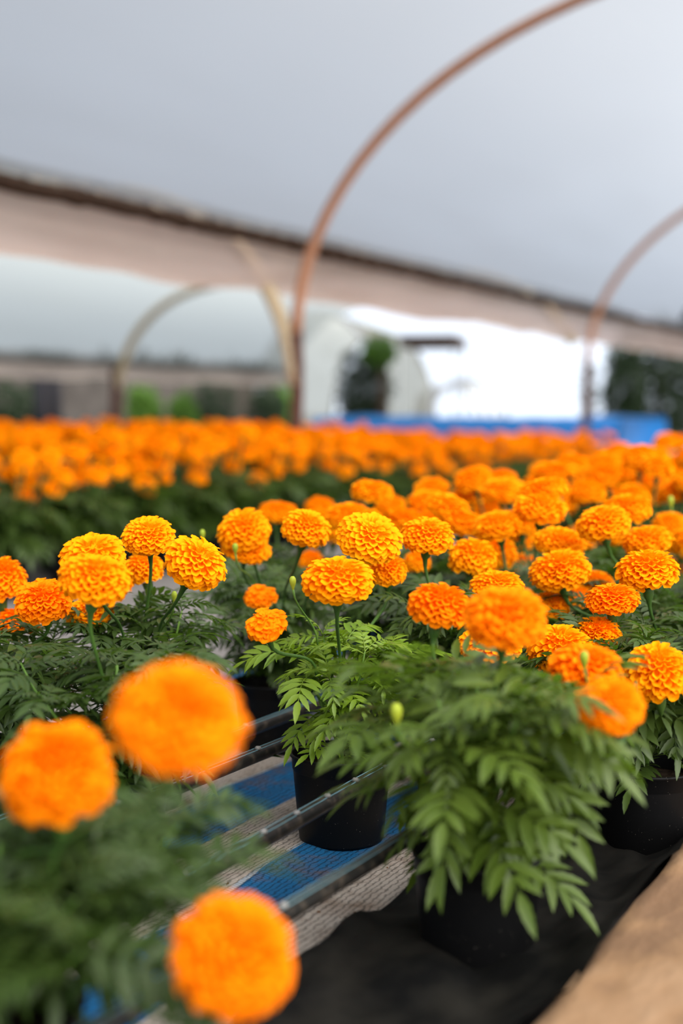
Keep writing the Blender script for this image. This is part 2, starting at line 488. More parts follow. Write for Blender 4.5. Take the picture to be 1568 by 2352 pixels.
# ------------------------------------------------------------------ marigold pieces
def bloom_mesh(name, seed, n_pet, cols, rows, zk=0.74, loose=0.0, sp_k=1.0):
    """a ruffled pompom of cupped petals, radius 1 across, zk high, axis +z"""
    rnd = random.Random(seed)
    mb = MB()
    cmin = -0.62
    ga = PI * (3 - math.sqrt(5))
    sp = math.sqrt(2 * PI * (1 - cmin) / n_pet)
    for i in range(n_pet):
        c = 1 - (1 - cmin) * (i + 0.5) / n_pet
        c = max(-1, min(1, c + rnd.uniform(-.5, .5) * sp * 0.35))
        s = math.sqrt(max(0.0, 1 - c * c))
        a = i * ga + rnd.uniform(-.3, .3) * sp
        r = Vector((s * math.cos(a), s * math.sin(a), c))
        pole = Vector((0, 0, 1))
        tt = (pole - r * r.dot(pole))
        tt = tt.normalized() if tt.length > 0.05 else Vector((math.cos(a * 3), math.sin(a * 3), 0))
        sd = r.cross(tt).normalized()
        tw = rnd.gauss(0, 0.28)
        tt, sd = tt * math.cos(tw) + sd * math.sin(tw), sd * math.cos(tw) - tt * math.sin(tw)
        wid = sp * sp_k * rnd.uniform(0.54, 0.74) * (0.8 + 0.35 * (1 - c) / 1.6)
        reach = rnd.uniform(0.90, 1.04) - loose * rnd.uniform(0, 0.25)
        if c > 0.93:
            reach -= 0.07
        ph, kf = rnd.uniform(0, 6.28), rnd.uniform(2.6, 4.6)
        ruff = wid * rnd.uniform(0.08, 0.20)
        lipd = rnd.uniform(0.35, 0.75)
        grid = []
        for j in range(rows + 1):
            v = j / rows
            rad = 0.60 + (reach - 0.60) * min(1.0, v * 1.12)
            hw = wid * (0.42 + 0.62 * v)
            row = []
            for k in range(cols + 1):
                w = -1 + 2 * k / cols
                ang = w * 1.15
                lip = max(0.0, v - 0.55) / 0.45
                up = wid * (1.15 * (1 - math.cos(ang)) / 0.6 * (1 - 0.30 * lip) - 0.35)
                up -= lip * lip * wid * lipd * (1 - 0.35 * abs(w))
                rr = rad - 0.06 * w * w * v + ruff * 0.7 * lip * math.sin(kf * w * 1.6 + ph)
                up += ruff * lip * math.sin(kf * w * 2.0 + ph + 1.3)
                p = r * rr + sd * (hw * math.sin(ang) / 0.91) + tt * up
                row.append(Vector((p.x, p.y, p.z * zk)))
            grid.append(row)
        mb.grid(grid)
    # solid heart behind the petals
    prof = []
    for k in range(9):
        a = PI * (k / 8)
        prof.append((max(0.001, 0.70 * math.sin(a)), -0.66 * zk * math.cos(a)))
    mb.lathe(prof, 16)
    return mb.mesh(name, M['petal'])


BL_HI = [bloom_mesh('flower_head_%d' % i, 10 + i, 165 + 18 * i, 6, 4, 0.70 + 0.03 * i) for i in range(5)]
BL_SMALL = [bloom_mesh('young_flower_head_%d' % i, 40 + i, 80, 6, 4, 0.66, 0.8, 1.0) for i in range(2)]
BL_MID = [bloom_mesh('pompom_head_%d' % i, 60 + i, 130, 3, 3, 0.74) for i in range(4)]
BL_LOW = [bloom_mesh('far_head_%d' % i, 80 + i, 75, 2, 2, 0.78) for i in range(3)]


def leaflet(mb, o, d, up, length, width, hi, droop):
    """one lance-shaped toothed leaflet folded along its midrib"""
    sd = d.cross(up).normalized()
    if hi:
        prof = ((0.0, 0.10), (0.14, 0.62), (0.24, 0.78), (0.38, 1.0), (0.46, 0.86), (0.60, 0.88), (0.66, 0.70), (0.80, 0.54), (0.85, 0.38))
    else:
        prof = ((0.0, 0.12), (0.35, 1.0), (0.7, 0.75))
    b = len(mb.v)
    for s, w in prof:
        c = o + d * (length * s) - up * (length * droop * s * s)
        hw = width * w * 0.5
        mb.v.append(c - sd * hw + up * (hw * 0.35))
        mb.v.append(c)
        mb.v.append(c + sd * hw + up * (hw * 0.35))
    tip = len(mb.v)
    mb.v.append(o + d * length - up * (length * droop))
    for i in range(len(prof) - 1):
        q = b + i * 3
        mb.f.append((q, q + 1, q + 4, q + 3))
        mb.f.append((q + 1, q + 2, q + 5, q + 4))
    q = b + (len(prof) - 1) * 3
    mb.f.append((q, q + 1, tip)); mb.f.append((q + 1, q + 2, tip))


def leaf(mb, o, az, el, L, hi, rnd, pairs=6, bend=1.0):
    """a pinnate marigold leaf arching out from o"""
    n = pairs + 2
    p = Vector(o)
    roll = rnd.gauss(0, 0.3)
    e = el
    pts, frames = [p.copy()], []
    for i in range(n):
        d = Vector((math.cos(az) * math.cos(e), math.sin(az) * math.cos(e), math.sin(e)))
        sd = Vector((-math.sin(az), math.cos(az), 0))
        up = d.cross(sd) * -1
        if up.z < 0 and abs(e) < 1.4:
            up = -up
        sd2 = sd * math.cos(roll) + up * math.sin(roll)
        up2 = up * math.cos(roll) - sd * math.sin(roll)
        p = p + d * (L / n)
        pts.append(p.copy()); frames.append((d, sd2, up2))
        e -= bend * rnd.uniform(0.08, 0.2)
    mb.tube(pts, [0.0011] * (n // 2) + [0.0007] * (n + 1 - n // 2), 3, False)
    ll = L * rnd.uniform(0.34, 0.42)
    for i in range(1, n):
        d, sd, up = frames[i]
        s = (i - 1) / (n - 2)
        k = ll * (0.62 + 0.75 * math.sin(PI * (0.15 + 0.62 * s)) - 0.25) * rnd.uniform(0.85, 1.1)
        spread = math.radians(68 - 34 * s)
        for sg in (-1, 1):
            dd = (d * math.cos(spread) + sd * sg * math.sin(spread) + up * rnd.uniform(-.12, .2)).normalized()
            leaflet(mb, pts[i], dd, up, k, k * rnd.uniform(0.27, 0.34), hi, rnd.uniform(0.05, 0.28))
    d, sd, up = frames[-1]
    leaflet(mb, pts[-1], d, up, ll * 1.05, ll * 0.29, hi, 0.15)


def plant_meshes(name, seed, hi, top=0.31, spread=0.10, n_br=7, leaf_len=0.10, fresh=False, dens=1.0, bottom=0.13):
    """(stem mesh, foliage mesh): a bushy plant rooted at z = 0.10 in its pot"""
    rnd = random.Random(seed)
    st, fo = MB(), MB()
    base = Vector((0, 0, 0.098))
    main = [base, base + Vector((rnd.gauss(0, .004), rnd.gauss(0, .004), .07)), Vector((rnd.gauss(0, .01), rnd.gauss(0, .01), top - 0.03))]
    st.tube(main, [0.0048, 0.004, 0.002], 7)
    lines = [main]
    for b in range(n_br):
        az = b * 2.399 + rnd.uniform(-.3, .3)
        z0 = 0.115 + 0.09 * (b / n_br) + rnd.uniform(-.008, .008)
        r1 = spread * rnd.uniform(0.55, 1.0)
        zt = top - rnd.uniform(0.0, 0.06) - 0.02
        p0 = Vector((0, 0, z0))
        p1 = Vector((math.cos(az) * r1 * 0.45, math.sin(az) * r1 * 0.45, z0 + (zt - z0) * 0.4))
        p2 = Vector((math.cos(az) * r1 * 0.85, math.sin(az) * r1 * 0.85, z0 + (zt - z0) * 0.78))
        p3 = Vector((math.cos(az) * r1, math.sin(az) * r1, zt))
        st.tube([p0, p1, p2, p3], [0.0028, 0.0024, 0.0018, 0.0012], 5)
        lines.append([p0, p1, p2, p3])
    for li, pts in enumerate(lines):
        n_node = 5 if li == 0 else 5
        for k in range(n_node):
            s = (k + 0.8) / n_node
            x = s * (len(pts) - 1)
            i = min(int(x), len(pts) - 2)
            p = pts[i].lerp(pts[i + 1], x - i)
            if p.z < bottom and rnd.random() < 0.8:
                continue
            az0 = rnd.uniform(0, 2 * PI) if li == 0 else math.atan2(pts[-1].y, pts[-1].x) + (PI / 2 if k % 2 else 0.5)
            for q in range(2):
                if rnd.random() > dens:
                    continue
                az = az0 + q * PI + rnd.uniform(-.4, .4)
                el = rnd.uniform(0.05, 0.85) if s > 0.5 else rnd.uniform(-0.15, 0.55)
                leaf(fo, p, az, el, leaf_len * rnd.uniform(0.7, 1.2), hi, rnd, 5, 1.0)
        # tuft at the branch end
        for q in range(3):
            leaf(fo, pts[-1], rnd.uniform(0, 6.28), rnd.uniform(0.5, 1.2), leaf_len * rnd.uniform(0.5, 0.85), hi, rnd, 5, 1.3)
    if fresh is True:
        for q in range(7):
            leaf(fo, Vector((0, 0, 0.112 + 0.006 * q)), q * 2.4, rnd.uniform(0.3, 0.9), leaf_len * rnd.uniform(0.4, 0.62), hi, rnd, 4, 1.0)
    lm = M[('leaf', 'leaf_fresh', 'leaf_soft')[int(fresh)]]
    return st.mesh(name + '_stem', M['stem']), fo.mesh(name + '_foliage', lm)


def pot_mesh():
    mb = MB()
    mb.lathe([(0.001, 0.003), (0.054, 0.003), (0.0565, 0.0), (0.0585, 0.004), (0.0668, 0.098), (0.0672, 0.1), (0.0680, 0.101), (0.0690, 0.1165),
              (0.0712, 0.118), (0.0716, 0.1205), (0.0705, 0.122), (0.0682, 0.1215), (0.0672, 0.119), (0.0650, 0.100), (0.0630, 0.090)], 48)
    return mb.mesh('pot', M['pot'])


def soil_mesh():
    mb = MB()
    rnd = random.Random(5)
    rings = []
    for j in range(7):
        r = 0.0655 * j / 6
        rings.append([Vector((r * math.cos(a), r * math.sin(a), 0.100 + rnd.uniform(-.002, .003))) for a in [2 * PI * k / 24 for k in range(24)]])
    for r in rings:
        r.append(r[0])
    mb.grid(rings)
    return mb.mesh('soil', M['soil'])


POT_ME, SOIL_ME = pot_mesh(), soil_mesh()
HI = [plant_meshes('marigold_a%d' % i, 100 + i, True, 0.31 + 0.012 * (i % 3), 0.10 + 0.012 * (i % 2), 9, 0.086) for i in range(5)]
CENTRE = plant_meshes('marigold_centre', 131, True, 0.300, 0.070, 8, 0.076, True, 0.75, 0.165)
WIDE = plant_meshes('marigold_wide', 151, True, 0.325, 0.135, 11, 0.110, 2, 0.85, 0.06)
FRONT = plant_meshes('marigold_front', 171, True, 0.280, 0.155, 17, 0.09, False, 1.0, 0.03)
LO = [plant_meshes('marigold_b%d' % i, 200 + i, False, 0.32, 0.12, 7, 0.12) for i in range(4)]


def stalk_mesh(p0, p1, p2, p3, r_head, sides=8):
    """a flower stalk swelling into the green cup below the head; p3 is the head's centre, p2 sets its axis"""
    mb = MB()
    pts = []
    n = 9
    for i in range(n + 1):
        s = i / n
        pts.append(p0 * (1 - s) ** 3 + p1 * 3 * s * (1 - s) ** 2 + p2 * 3 * s * s * (1 - s) + p3 * s ** 3)
    ax = (p3 - p2).normalized()
    cup = [pts[-1] + ax * (r_head * k) for k in (0.10, 0.25, 0.40, 0.52)]
    rad = [0.0019 + 0.0007 * (i / n) for i in range(n)] + [0.0042]
    mb.tube(pts + cup, rad + [0.0062, 0.0075, 0.0078, 0.0085], sides)
    return mb.mesh('flower_stalk', M['stalk'])


def bud_mesh(rb, open_=False):
    mb = MB()
    mb.lathe([(0.0012, -2.4 * rb), (rb * 0.45, -1.7 * rb), (rb * 0.85, -0.6 * rb), (rb, 0.3 * rb), (rb * 0.85, 1.0 * rb), (rb * 0.5, 1.5 * rb), (0.0006, 1.6 * rb)], 12)
    return mb.mesh('bud', M['bud'])


def up_to(axis):
    return Vector((0, 0, 1)).rotation_difference(axis)


def add_bloom(root, centre, width, height, axis, mesh, zk, stalk_from, rz):
    """flower head (a part) with its stalk (a sub-part); centre in the plant's own space"""
    o = link('flower_head', mesh, root)
    q = up_to(axis) @ Quaternion((0, 0, 1), rz)
    sx = width / 2
    sz = height / 2 / zk
    o.location = centre
    o.rotation_mode = 'QUATERNION'
    o.rotation_quaternion = q
    o.scale = (sx, sx, sz)
    base = centre - axis * (height * 0.62)
    ln = (base - stalk_from).length
    s = stalk_mesh(stalk_from, stalk_from + Vector((0, 0, ln * 0.35)), base - axis * (ln * 0.3), base, height * 0.5)
    # stalk points are in plant space; bring them into the head's space
    mi = (Matrix.Translation(centre) @ q.to_matrix().to_4x4() @ Matrix.Diagonal((sx, sx, sz, 1))).inverted()
    s.transform(mi)
    link('flower_stalk', s, o)
    return o


def add_bud(root, centre, rb, stalk_from, axis=Vector((0, 0, 1))):
    o = link('flower_bud', bud_mesh(rb), root)
    o.location = centre
    o.rotation_mode = 'QUATERNION'
    q = up_to(axis)
    o.rotation_quaternion = q
    base = centre - axis * (2.3 * rb)
    ln = (base - stalk_from).length
    mb = MB()
    pts = []
    for i in range(8):
        s = i / 7
        pts.append(stalk_from * (1 - s) ** 3 + (stalk_from + Vector((0, 0, ln * .35))) * 3 * s * (1 - s) ** 2 + (base - axis * (ln * .3)) * 3 * s * s * (1 - s) + base * s ** 3)
    mb.tube(pts, [0.0014] * 7 + [0.0018], 6)
    s = mb.mesh('bud_stalk', M['stem'])
    s.transform((Matrix.Translation(centre) @ q.to_matrix().to_4x4()).inverted())
    link('bud_stalk', s, o)
    return o


def new_plant(loc, meshes, rz=0.0, sc=1.0, tilt=None):
    root = thing('potted_marigold', loc)
    link('pot', POT_ME, root)
    link('soil', SOIL_ME, root)
    st, fo = meshes
    s = link('stem', st, root); f = link('foliage', fo, root)
    for o in (s, f):
        o.rotation_euler = (0, 0, rz)
        o.scale = (sc, sc, 1)
    if tilt:
        root.rotation_euler = tilt
    return root


# ------------------------------------------------------------------ the setting: ground, cloth, kerb, roof
def tunnel_obj(name, mb, mat, parent=None, smooth=True):
    """mesh written in (across, along, up) and turned to the greenhouse's direction"""
    o = link(name, mb.mesh(name, mat, smooth), parent)
    o.rotation_euler = (0, 0, -AX) if parent is None else (0, 0, 0)
    return o


def nz2(x, y, z=0.0):
    return noise.noise(Vector((x, y, z)))


g = MB(); g.box((-60, -20, -0.3), (60, 120, -0.012))
tag(tunnel_obj('ground', g, M['ground'], smooth=False), kind='structure')


def cloth_z(u, t):
    """gentle folds running along the bed"""
    return 0.004 * nz2(u * 9, t * 2.2) + 0.006 * nz2(u * 22 + 5, t * 4.5, 3) + 0.001


g = MB()
g.grid([[Vector((u, t, cloth_z(u, t))) for u in [-1.62 + 0.012 * i for i in range(80)]] for t in [0.3 + 0.02 * k + (0.06 * max(0, k - 140)) for k in range(250)]])
tag(tunnel_obj('shade_cloth', g, M['cloth']), 'blue and off-white striped knitted cloth lying under the pots', 'ground cloth')


def mat_z(u, t):
    rise = max(0.0, (u + 0.50) / 0.12)
    z = 0.016 + 0.020 * nz2(u * 7, t * 4.2, 9) + 0.016 * nz2(u * 17 + t * 6, t * 9, 4) + 0.006 * nz2(u * 40, t * 25, 4)
    return max(0.007, z) + min(1.0, rise) ** 2 * 0.045


g = MB()
rows = []
for k in range(220):
    t = 0.3 + 0.018 * k + 0.05 * max(0, k - 130)
    e0 = -0.685 + 0.03 * nz2(t * 2.5, 1.0)
    e1 = -0.385 + 0.018 * nz2(t * 5, 7.0)
    row = []
    for i in range(36):
        u = e0 + (e1 - e0) * i / 35
        z = mat_z(u, t)
        if i == 0:
            z = 0.006
        row.append(Vector((u, t, z)))
    rows.append(row)
g.grid(rows)
tag(tunnel_obj('ground_fabric', g, M['weedmat']), 'crumpled black woven ground fabric between striped cloth and tan kerb', 'ground fabric')

g = MB()
rows = []
for k in range(150):
    t = 0.2 + 0.03 * k + 0.05 * max(0, k - 80)
    row = []
    for i in range(26):
        u = -0.40 + 0.9 * (i / 25) ** 1.4
        z = 0.050 + 0.006 * nz2(u * 8, t * 5, 2) + 0.004 * nz2(u * 20, t * 17, 6)
        if i == 0:
            z = 0.0; u += 0.01
        row.append(Vector((u + 0.01 * nz2(t * 6, 3.3), t, z)))
    row.insert(1, Vector((row[0].x - 0.004, t, 0.038)))
    rows.append(row)
g.grid(rows)
tag(tunnel_obj('kerb', g, M['kerb']), kind='structure')

BAY = 5.2
U1 = -3.77                      # the line of posts between the two bays
U2 = U1 - BAY


def arch(uc, z0, b, th, flat=1.0):
    c = math.cos(th)
    return uc + BAY / 2 * math.copysign(abs(c) ** flat, c), z0 + b * math.sin(th)


def roof(name, uc, z0, b, flat, th0, th1, t0, t1, mat, lift=0.025, seed=0):
    g = MB()
    rows = []
    nt = 60
    for k in range(nt + 1):
        t = t0 + (t1 - t0) * k / nt
        row = []
        for i in range(41):
            th = th0 + (th1 - th0) * i / 40
            u, z = arch(uc, z0, b, th, flat)
            sag = 0.012 * nz2(u * 1.2, t * 0.8, seed)
            row.append(Vector((u + math.cos(th) * (lift + sag), t, z + math.sin(th) * (lift + sag))))
        rows.append(row)
    g.grid(rows)
    return tag(tunnel_obj(name, g, mat), kind='structure')


A1 = (U1 + BAY / 2, 1.0, 1.78, 1.0)
A2 = (U1 - BAY / 2, 0.6, 1.34, 0.5)      # lower, flatter arches
roof('ceiling', *A1, math.radians(87), math.radians(163), 1.35, 19.0, M['film'])
roof('ceiling', *A2, math.radians(39), math.radians(160), -1.0, 16.5, M['film_far'], 0.025, 8)


def hoop(name, a, t, th0, th1, r, mat, parent):
    mb = MB()
    pts = []
    for i in range(41):
        th = th0 + (th1 - th0) * i / 40
        u, z = arch(*a[:3], th, a[3])
        pts.append(T(u, t, z))
    mb.tube(pts, r, 10)
    return link(name, mb.mesh(name, mat), parent)


def post(name, u, t, z0, z1, r, mat, parent):
    mb = MB()
    mb.tube([T(u + 0.006 * math.sin(k * 1.7), t, z0 + (z1 - z0) * k / 6) for k in range(7)], r, 10)
    return link(name, mb.mesh(name, mat), parent)


T_H = [1.44, 7.06, 12.68, 18.3]
HOOP_LABELS = {1: 'long brown hoop rising from the post amid the flowers and arching overhead',
               2: 'shorter brown hoop rising beside the dark hedge beyond the blue tarpaulin',
               3: 'furthest brown hoop at the end of the roof'}
for i in (1, 2):
    h = thing('arched_hoop')
    tag(h, HOOP_LABELS[i], 'hoop', 'brown hoops of the nearer bay')
    hoop('hoop_tube', A1, T_H[i], 0.0, PI, 0.032, M['hoop'], h)
    post('hoop_post', U1, T_H[i], -0.01, 1.02, 0.038, M['post'], h)
    post('hoop_post', U1 + BAY, T_H[i], -0.01, 1.02, 0.038, M['post'], h)
P_LABELS = {1: 'pale cane hoop curving away behind the long brown hoop',
            2: 'pale cane hoop on a dark post beyond the far bed'}
for i in (1, 2):
    h = thing('arched_hoop')
    tag(h, P_LABELS[i], 'hoop', 'pale hoops of the second bay')
    hoop('hoop_tube', A2, T_H[i], 0.10 if i == 1 else 0.46, PI - 0.0, 0.045, M['hoop_pale'], h)
    post('hoop_post', U2, T_H[i], -0.01, 1.05, 0.06, M['post'], h)


def gutter(u, z, t0, t1, drop, wid, mat, label, pole_r, parts=True, seed=0):
    root = thing('rain_gutter')
    root.rotation_euler = (0, 0, -AX)
    tag(root, label, 'gutter')
    rows = []
    n = int((t1 - t0) / 0.12)
    for k in range(n + 1):
        t = t0 + (t1 - t0) * k / n
        row = []
        for i in range(17):
            s = i / 16
            a = PI * s
            dz = drop * (0.92 + 0.14 * nz2(t * 0.9, seed, 2))
            uu = u - wid * s
            row.append(Vector((uu + 0.02 * nz2(t * 2, s * 4, 5 + seed), t, z - dz * math.sin(a) ** 0.7 + 0.012 * nz2(t * 3, s * 3, 1 + seed) + 0.10 * s)))
        rows.append(row)
    g = MB(); g.grid(rows)
    link('gutter_sheet', g.mesh('gutter_sheet', mat), root)
    g = MB()
    pts, rad = [], []
    for k in range(n * 2 + 1):
        t = t0 + (t1 - t0) * k / (n * 2)
        pts.append(Vector((u + 0.01 + 0.008 * nz2(t * 3, 1, seed), t, z + 0.010 * nz2(t * 2.2, 8, seed))))
        rad.append(pole_r * (0.85 + 0.5 * abs(nz2(t * 5, 3, seed)) + 0.25 * nz2(t * 13, 6, seed)))
    g.tube(pts, rad, 8)
    link('gutter_pole', g.mesh('gutter_pole', M['beam']), root)
    return root


gt = gutter(U1 - 0.045, 1.515, 0.5, 18.5, 0.34, 0.42, M['trough'], 'sagging pinkish brown plastic gutter with dark edge pole between the bays', 0.042)
# dry litter heaped on the gutter's edge
g = MB()
rnd = random.Random(3)
for k in range(420):
    t = rnd.choice([rnd.uniform(5.0, 6.6), rnd.uniform(6.0, 9.2), rnd.uniform(3, 16)])
    c = Vector((U1 - 0.06 + rnd.gauss(0, 0.02), t, 1.535 + abs(rnd.gauss(0, 0.022))))
    d = Vector((rnd.gauss(0, 1), rnd.gauss(0, 1), rnd.gauss(0, .6))).normalized()
    s2 = d.orthogonal().normalized()
    L, wd = rnd.uniform(.02, .05), rnd.uniform(.008, .02)
    g.add([c - d * L, c + s2 * wd, c + d * L, c - s2 * wd], [(0, 1, 2, 3)])
lt = link('leaf_litter', g.mesh('leaf_litter', M['debris']), gt)
lt['kind'] = 'stuff'
gt2 = gutter(U2 + 0.02, 1.10, 4.0, 16.6, 0.24, 0.5, M['trough_far'], 'low beige plastic gutter with weeds beyond the far bed', 0.03, seed=4)
g = MB()
for k in range(520):
    t = rnd.uniform(9.5, 16.4)
    if nz2(t * 1.7, 2.0) < -0.05:
        continue
    b0 = Vector((U2 + rnd.gauss(0, 0.05), t, 1.10))
    tip = b0 + Vector((rnd.gauss(0, 0.05), rnd.gauss(0, 0.06), rnd.uniform(0.05, 0.16) * (1.5 if nz2(t * 3, 5) > 0.15 else 0.8)))
    sd = Vector((rnd.gauss(0, 1), rnd.gauss(0, 1), 0)).normalized() * rnd.uniform(.008, .02)
    m_ = b0.lerp(tip, 0.6)
    g.add([b0, m_ - sd, tip, m_ + sd], [(0, 1, 2, 3)])
wd_ = link('weeds', g.mesh('weeds', M['tree_dark']), gt2)
wd_['kind'] = 'stuff'

# two thin cables lying over the roof film
for i, (ua, ub) in enumerate(((-1.6, -2.6), (-0.2, 0.0))):
    g = MB()
    pts = []
    for k in range(40):
        t = -2 + 20 * k / 39
        u = ua
        c_ = max(-1, min(1, (u - A1[0]) / (BAY / 2)))
        pts.append(T(u, t, A1[1] + A1[2] * math.sqrt(1 - c_ * c_) + 0.06))
    g.tube(pts, 0.006, 6)
    tag(link('roof_cable', g.mesh('roof_cable', M['cable'])), ('thin grey cable over the roof film nearer the gutter' if i == 0 else 'thin grey cable over the crown of the roof film'), 'cable')

# ------------------------------------------------------------------ beyond the beds
def shrub(name, loc, rx, ry, h, z0, n, mat, label, cat, size, group=None, seed=1, trunk=True):
    rnd = random.Random(seed)
    root = thing(name, loc)
    tag(root, label, cat, group)
    g = MB()
    for k in range(n):
        while True:
            p = Vector((rnd.uniform(-1, 1), rnd.uniform(-1, 1), rnd.uniform(-1, 1)))
            if p.length < 1 and p.length > rnd.random() * 0.9:
                break
        lump = 0.8 + 0.3 * nz2(p.x * 2.3, p.y * 2.3, p.z * 2.3 + seed)
        c = Vector((p.x * rx * lump, p.y * ry * lump, z0 + (p.z + 1) / 2 * (h - z0) * min(1.05, lump + 0.15)))
        d = Vector((rnd.gauss(0, 1), rnd.gauss(0, 1), rnd.gauss(0, .7))).normalized()
        s2 = d.orthogonal().normalized()
        L, wd = size * rnd.uniform(.6, 1.3), size * rnd.uniform(.25, .45)
        g.add([c - d * L, c + s2 * wd, c + d * L, c - s2 * wd], [(0, 1, 2, 3)])
    link('crown', g.mesh('crown', mat), root)
    if trunk:
        g = MB()
        g.tube([Vector((0, 0, -0.02)), Vector((0.03, 0, z0 * .6 + .1)), Vector((0, 0.03, z0 + (h - z0) * .6))], [0.05 * h, 0.04 * h, 0.015 * h], 8)
        link('trunk', g.mesh('trunk', M['bark']), root)
    return root


def ground_xy(px, z):
    p = at(px, 943, z)
    return (p.x, p.y, -0.012)


shrub('leafy_shrub', ground_xy(838, 17.5), 0.42, 0.42, 1.42, 0.25, 2600, M['tree_dark'], 'dark bushy shrub before the pale distant tunnels', 'shrub', 0.05, seed=11)
shrub('leafy_shrub', ground_xy(872, 17.0), 0.26, 0.3, 1.50, 1.12, 420, M['tree_green'], 'bright green leafy shrub top leaning over the dark shrub', 'shrub', 0.06, seed=12)
HG = 'dark shrubs under the gutter end'
for i, (px, z, rx, h) in enumerate(((1432, 19.0, 0.36, 1.75), (1512, 19.2, 0.6, 1.9), (1600, 19.5, 0.7, 1.95), (1705, 19.5, .7, 1.85))):
    shrub('hedge_shrub', ground_xy(px, z), rx, 0.5, h, 0.1, 3200, M['tree_dark'],
          ['dark shrub with gaps of sky beside the second brown post', 'tall dark shrub in the hedge under the gutter end', 'dark shrub at the edge of the hedge under the gutter end', 'dark shrub outside the hedge end'][i],
          'shrub', 0.055, HG, 30 + i)
shrub('hanging_vine', ground_xy(1352, 15.5), 0.16, 0.2, 1.22, 0.45, 190, M['tree_dark'], 'sparse vine climbing the second brown hoop post', 'vine', 0.04, None, 41)
# the belt under the low gutter
BG = 'shrubs beyond the low gutter'
for i, (px, z, rx, h, mt, lb) in enumerate((
        (30, 17.5, 0.5, .98, 'tree_dark', 'dark shrub behind the far bed at the low gutter'),
        (330, 18.0, 0.28, .95, 'tree_green', 'green shrub beside the dark post under the low gutter'),
        (420, 18.6, 0.25, .85, 'tree_green', 'smaller green shrub next to the green shrub under the low gutter'),
        (480, 20, 0.5, 1.0, 'tree_dark', 'dark shrub behind the green shrubs under the low gutter'),
        (615, 19.5, 0.32, 1.02, 'tree_dark', 'dark shrub at the far end of the low gutter'),
        (650, 20.5, 0.2, 1.0, 'tree_green', 'thin green shrub beside the nearest brown post'))):
    shrub('low_shrub', ground_xy(px, z), rx, 0.3, h, 0.1, 1500, M[mt], lb, 'shrub', 0.05, BG, 50 + i)
for i, (px, z, lb) in enumerate(((92, 16.5, 'dark timber post under the low gutter, beside the dark shrub'), (125, 16.6, 'dark timber post under the low gutter, second of the pair'))):
    g = MB(); c = Vector(ground_xy(px, z))
    g.tube([c, c + Vector((0.01, 0, .5)), c + Vector((0, 0, 0.98))], 0.075, 10)
    tag(link('timber_post', g.mesh('timber_post', M['netting'])), lb, 'post')
g = MB(); g.box((-13.2, 6, -0.02), (-13.0, 24, 1.12))  # closes the strip below the low gutter; its shade is painted into the colour
tag(tunnel_obj('wall_far', g, M['shaded_wall'], smooth=False), kind='structure')


def far_tunnel(name, px, z, half_w, h, length, yaw, mat, label, n_hoop=4):
    root = thing(name, ground_xy(px, z), yaw)
    tag(root, label, 'polytunnel', 'distant polytunnels')
    g = MB()
    rows = []
    for k in range(13):
        y = length * k / 12
        rows.append([Vector((half_w * math.cos(PI * i / 24), y, h * math.sin(PI * i / 24) ** 0.8)) for i in range(25)])
    g.grid(rows)
    link('tunnel_sheet', g.mesh('tunnel_sheet', mat), root)
    for k in range(n_hoop):
        y = length * k / max(1, n_hoop - 1)
        g = MB()
        g.tube([Vector((half_w * 0.99 * math.cos(PI * i / 24), y, h * 0.985 * math.sin(PI * i / 24) ** 0.8)) for i in range(25)], 0.045, 8)
        link('tunnel_hoop', g.mesh('tunnel_hoop', M['cable']), root)
    return root


far_tunnel('distant_polytunnel', 1075, 28, 0.8, 1.22, 6, 0.0, M['film_white'], 'bright white plastic tunnel beyond the blue tarpaulin')
far_tunnel('distant_polytunnel', 735, 24, 1.15, 2.3, 7, -AX * 0.4, M['film_cream'], 'cream plastic tunnel behind the dark bushy shrub', 2)
# brown lean-to roof edge under the gutter
g = MB()
c = Vector(ground_xy(992, 18.5))
r_ = thing('lean_to_shelter', c, -AX * 0.4)
tag(r_, 'small brown roofed shelter between shrub and white tunnel', 'shelter')
g.box((-0.36, -0.5, 1.42), (0.36, 0.9, 1.56))
link('shelter_roof', g.mesh('shelter_roof', M['brown_roof'], False), r_)
for sx in (-0.33, 0.33):
    for sy in (-0.45, 0.85):
        g = MB(); g.tube([Vector((sx, sy, 0)), Vector((sx, sy, 1.43))], 0.014, 8)
        link('leg', g.mesh('leg', M['cable']), r_)

# raised basin covered with blue tarpaulin
c0, c1 = at(715, 943, 15.0), at(1425, 943, 13.2)
c0.z = c1.z = 0
dx = (c1 - c0); Lb = dx.length; dx.normalize(); dy = Vector((-dx.y, dx.x, 0))
g = MB()
rows = []
for i in range(61):
    s = i / 60
    a = c0 + dx * (Lb * s)
    row = []
    for (v, z) in ((0, 0.0), (0.01, 0.15), (0.0, 0.30), (0.02, 0.46), (0.08, 0.52), (0.35, 0.515), (0.8, 0.525), (1.2, 0.515), (1.28, 0.46), (1.3, 0.0)):
        row.append(a + dy * (v + 0.03 * nz2(s * 26, z * 7)) + Vector((0, 0, max(-0.01, z + (0.025 * nz2(s * 15, v * 3, 2) if z > 0.1 else 0)))))
    rows.append(row)
g.grid(rows)
n_ = len(rows[0])
g.f.append(tuple(range(n_))); g.f.append(tuple(reversed(range(60 * n_, 61 * n_))))
tag(link('tarpaulin_basin', g.mesh('tarpaulin_basin', M['tarp'])), 'low raised basin draped in bright blue tarpaulin past the flowers', 'tarpaulin')

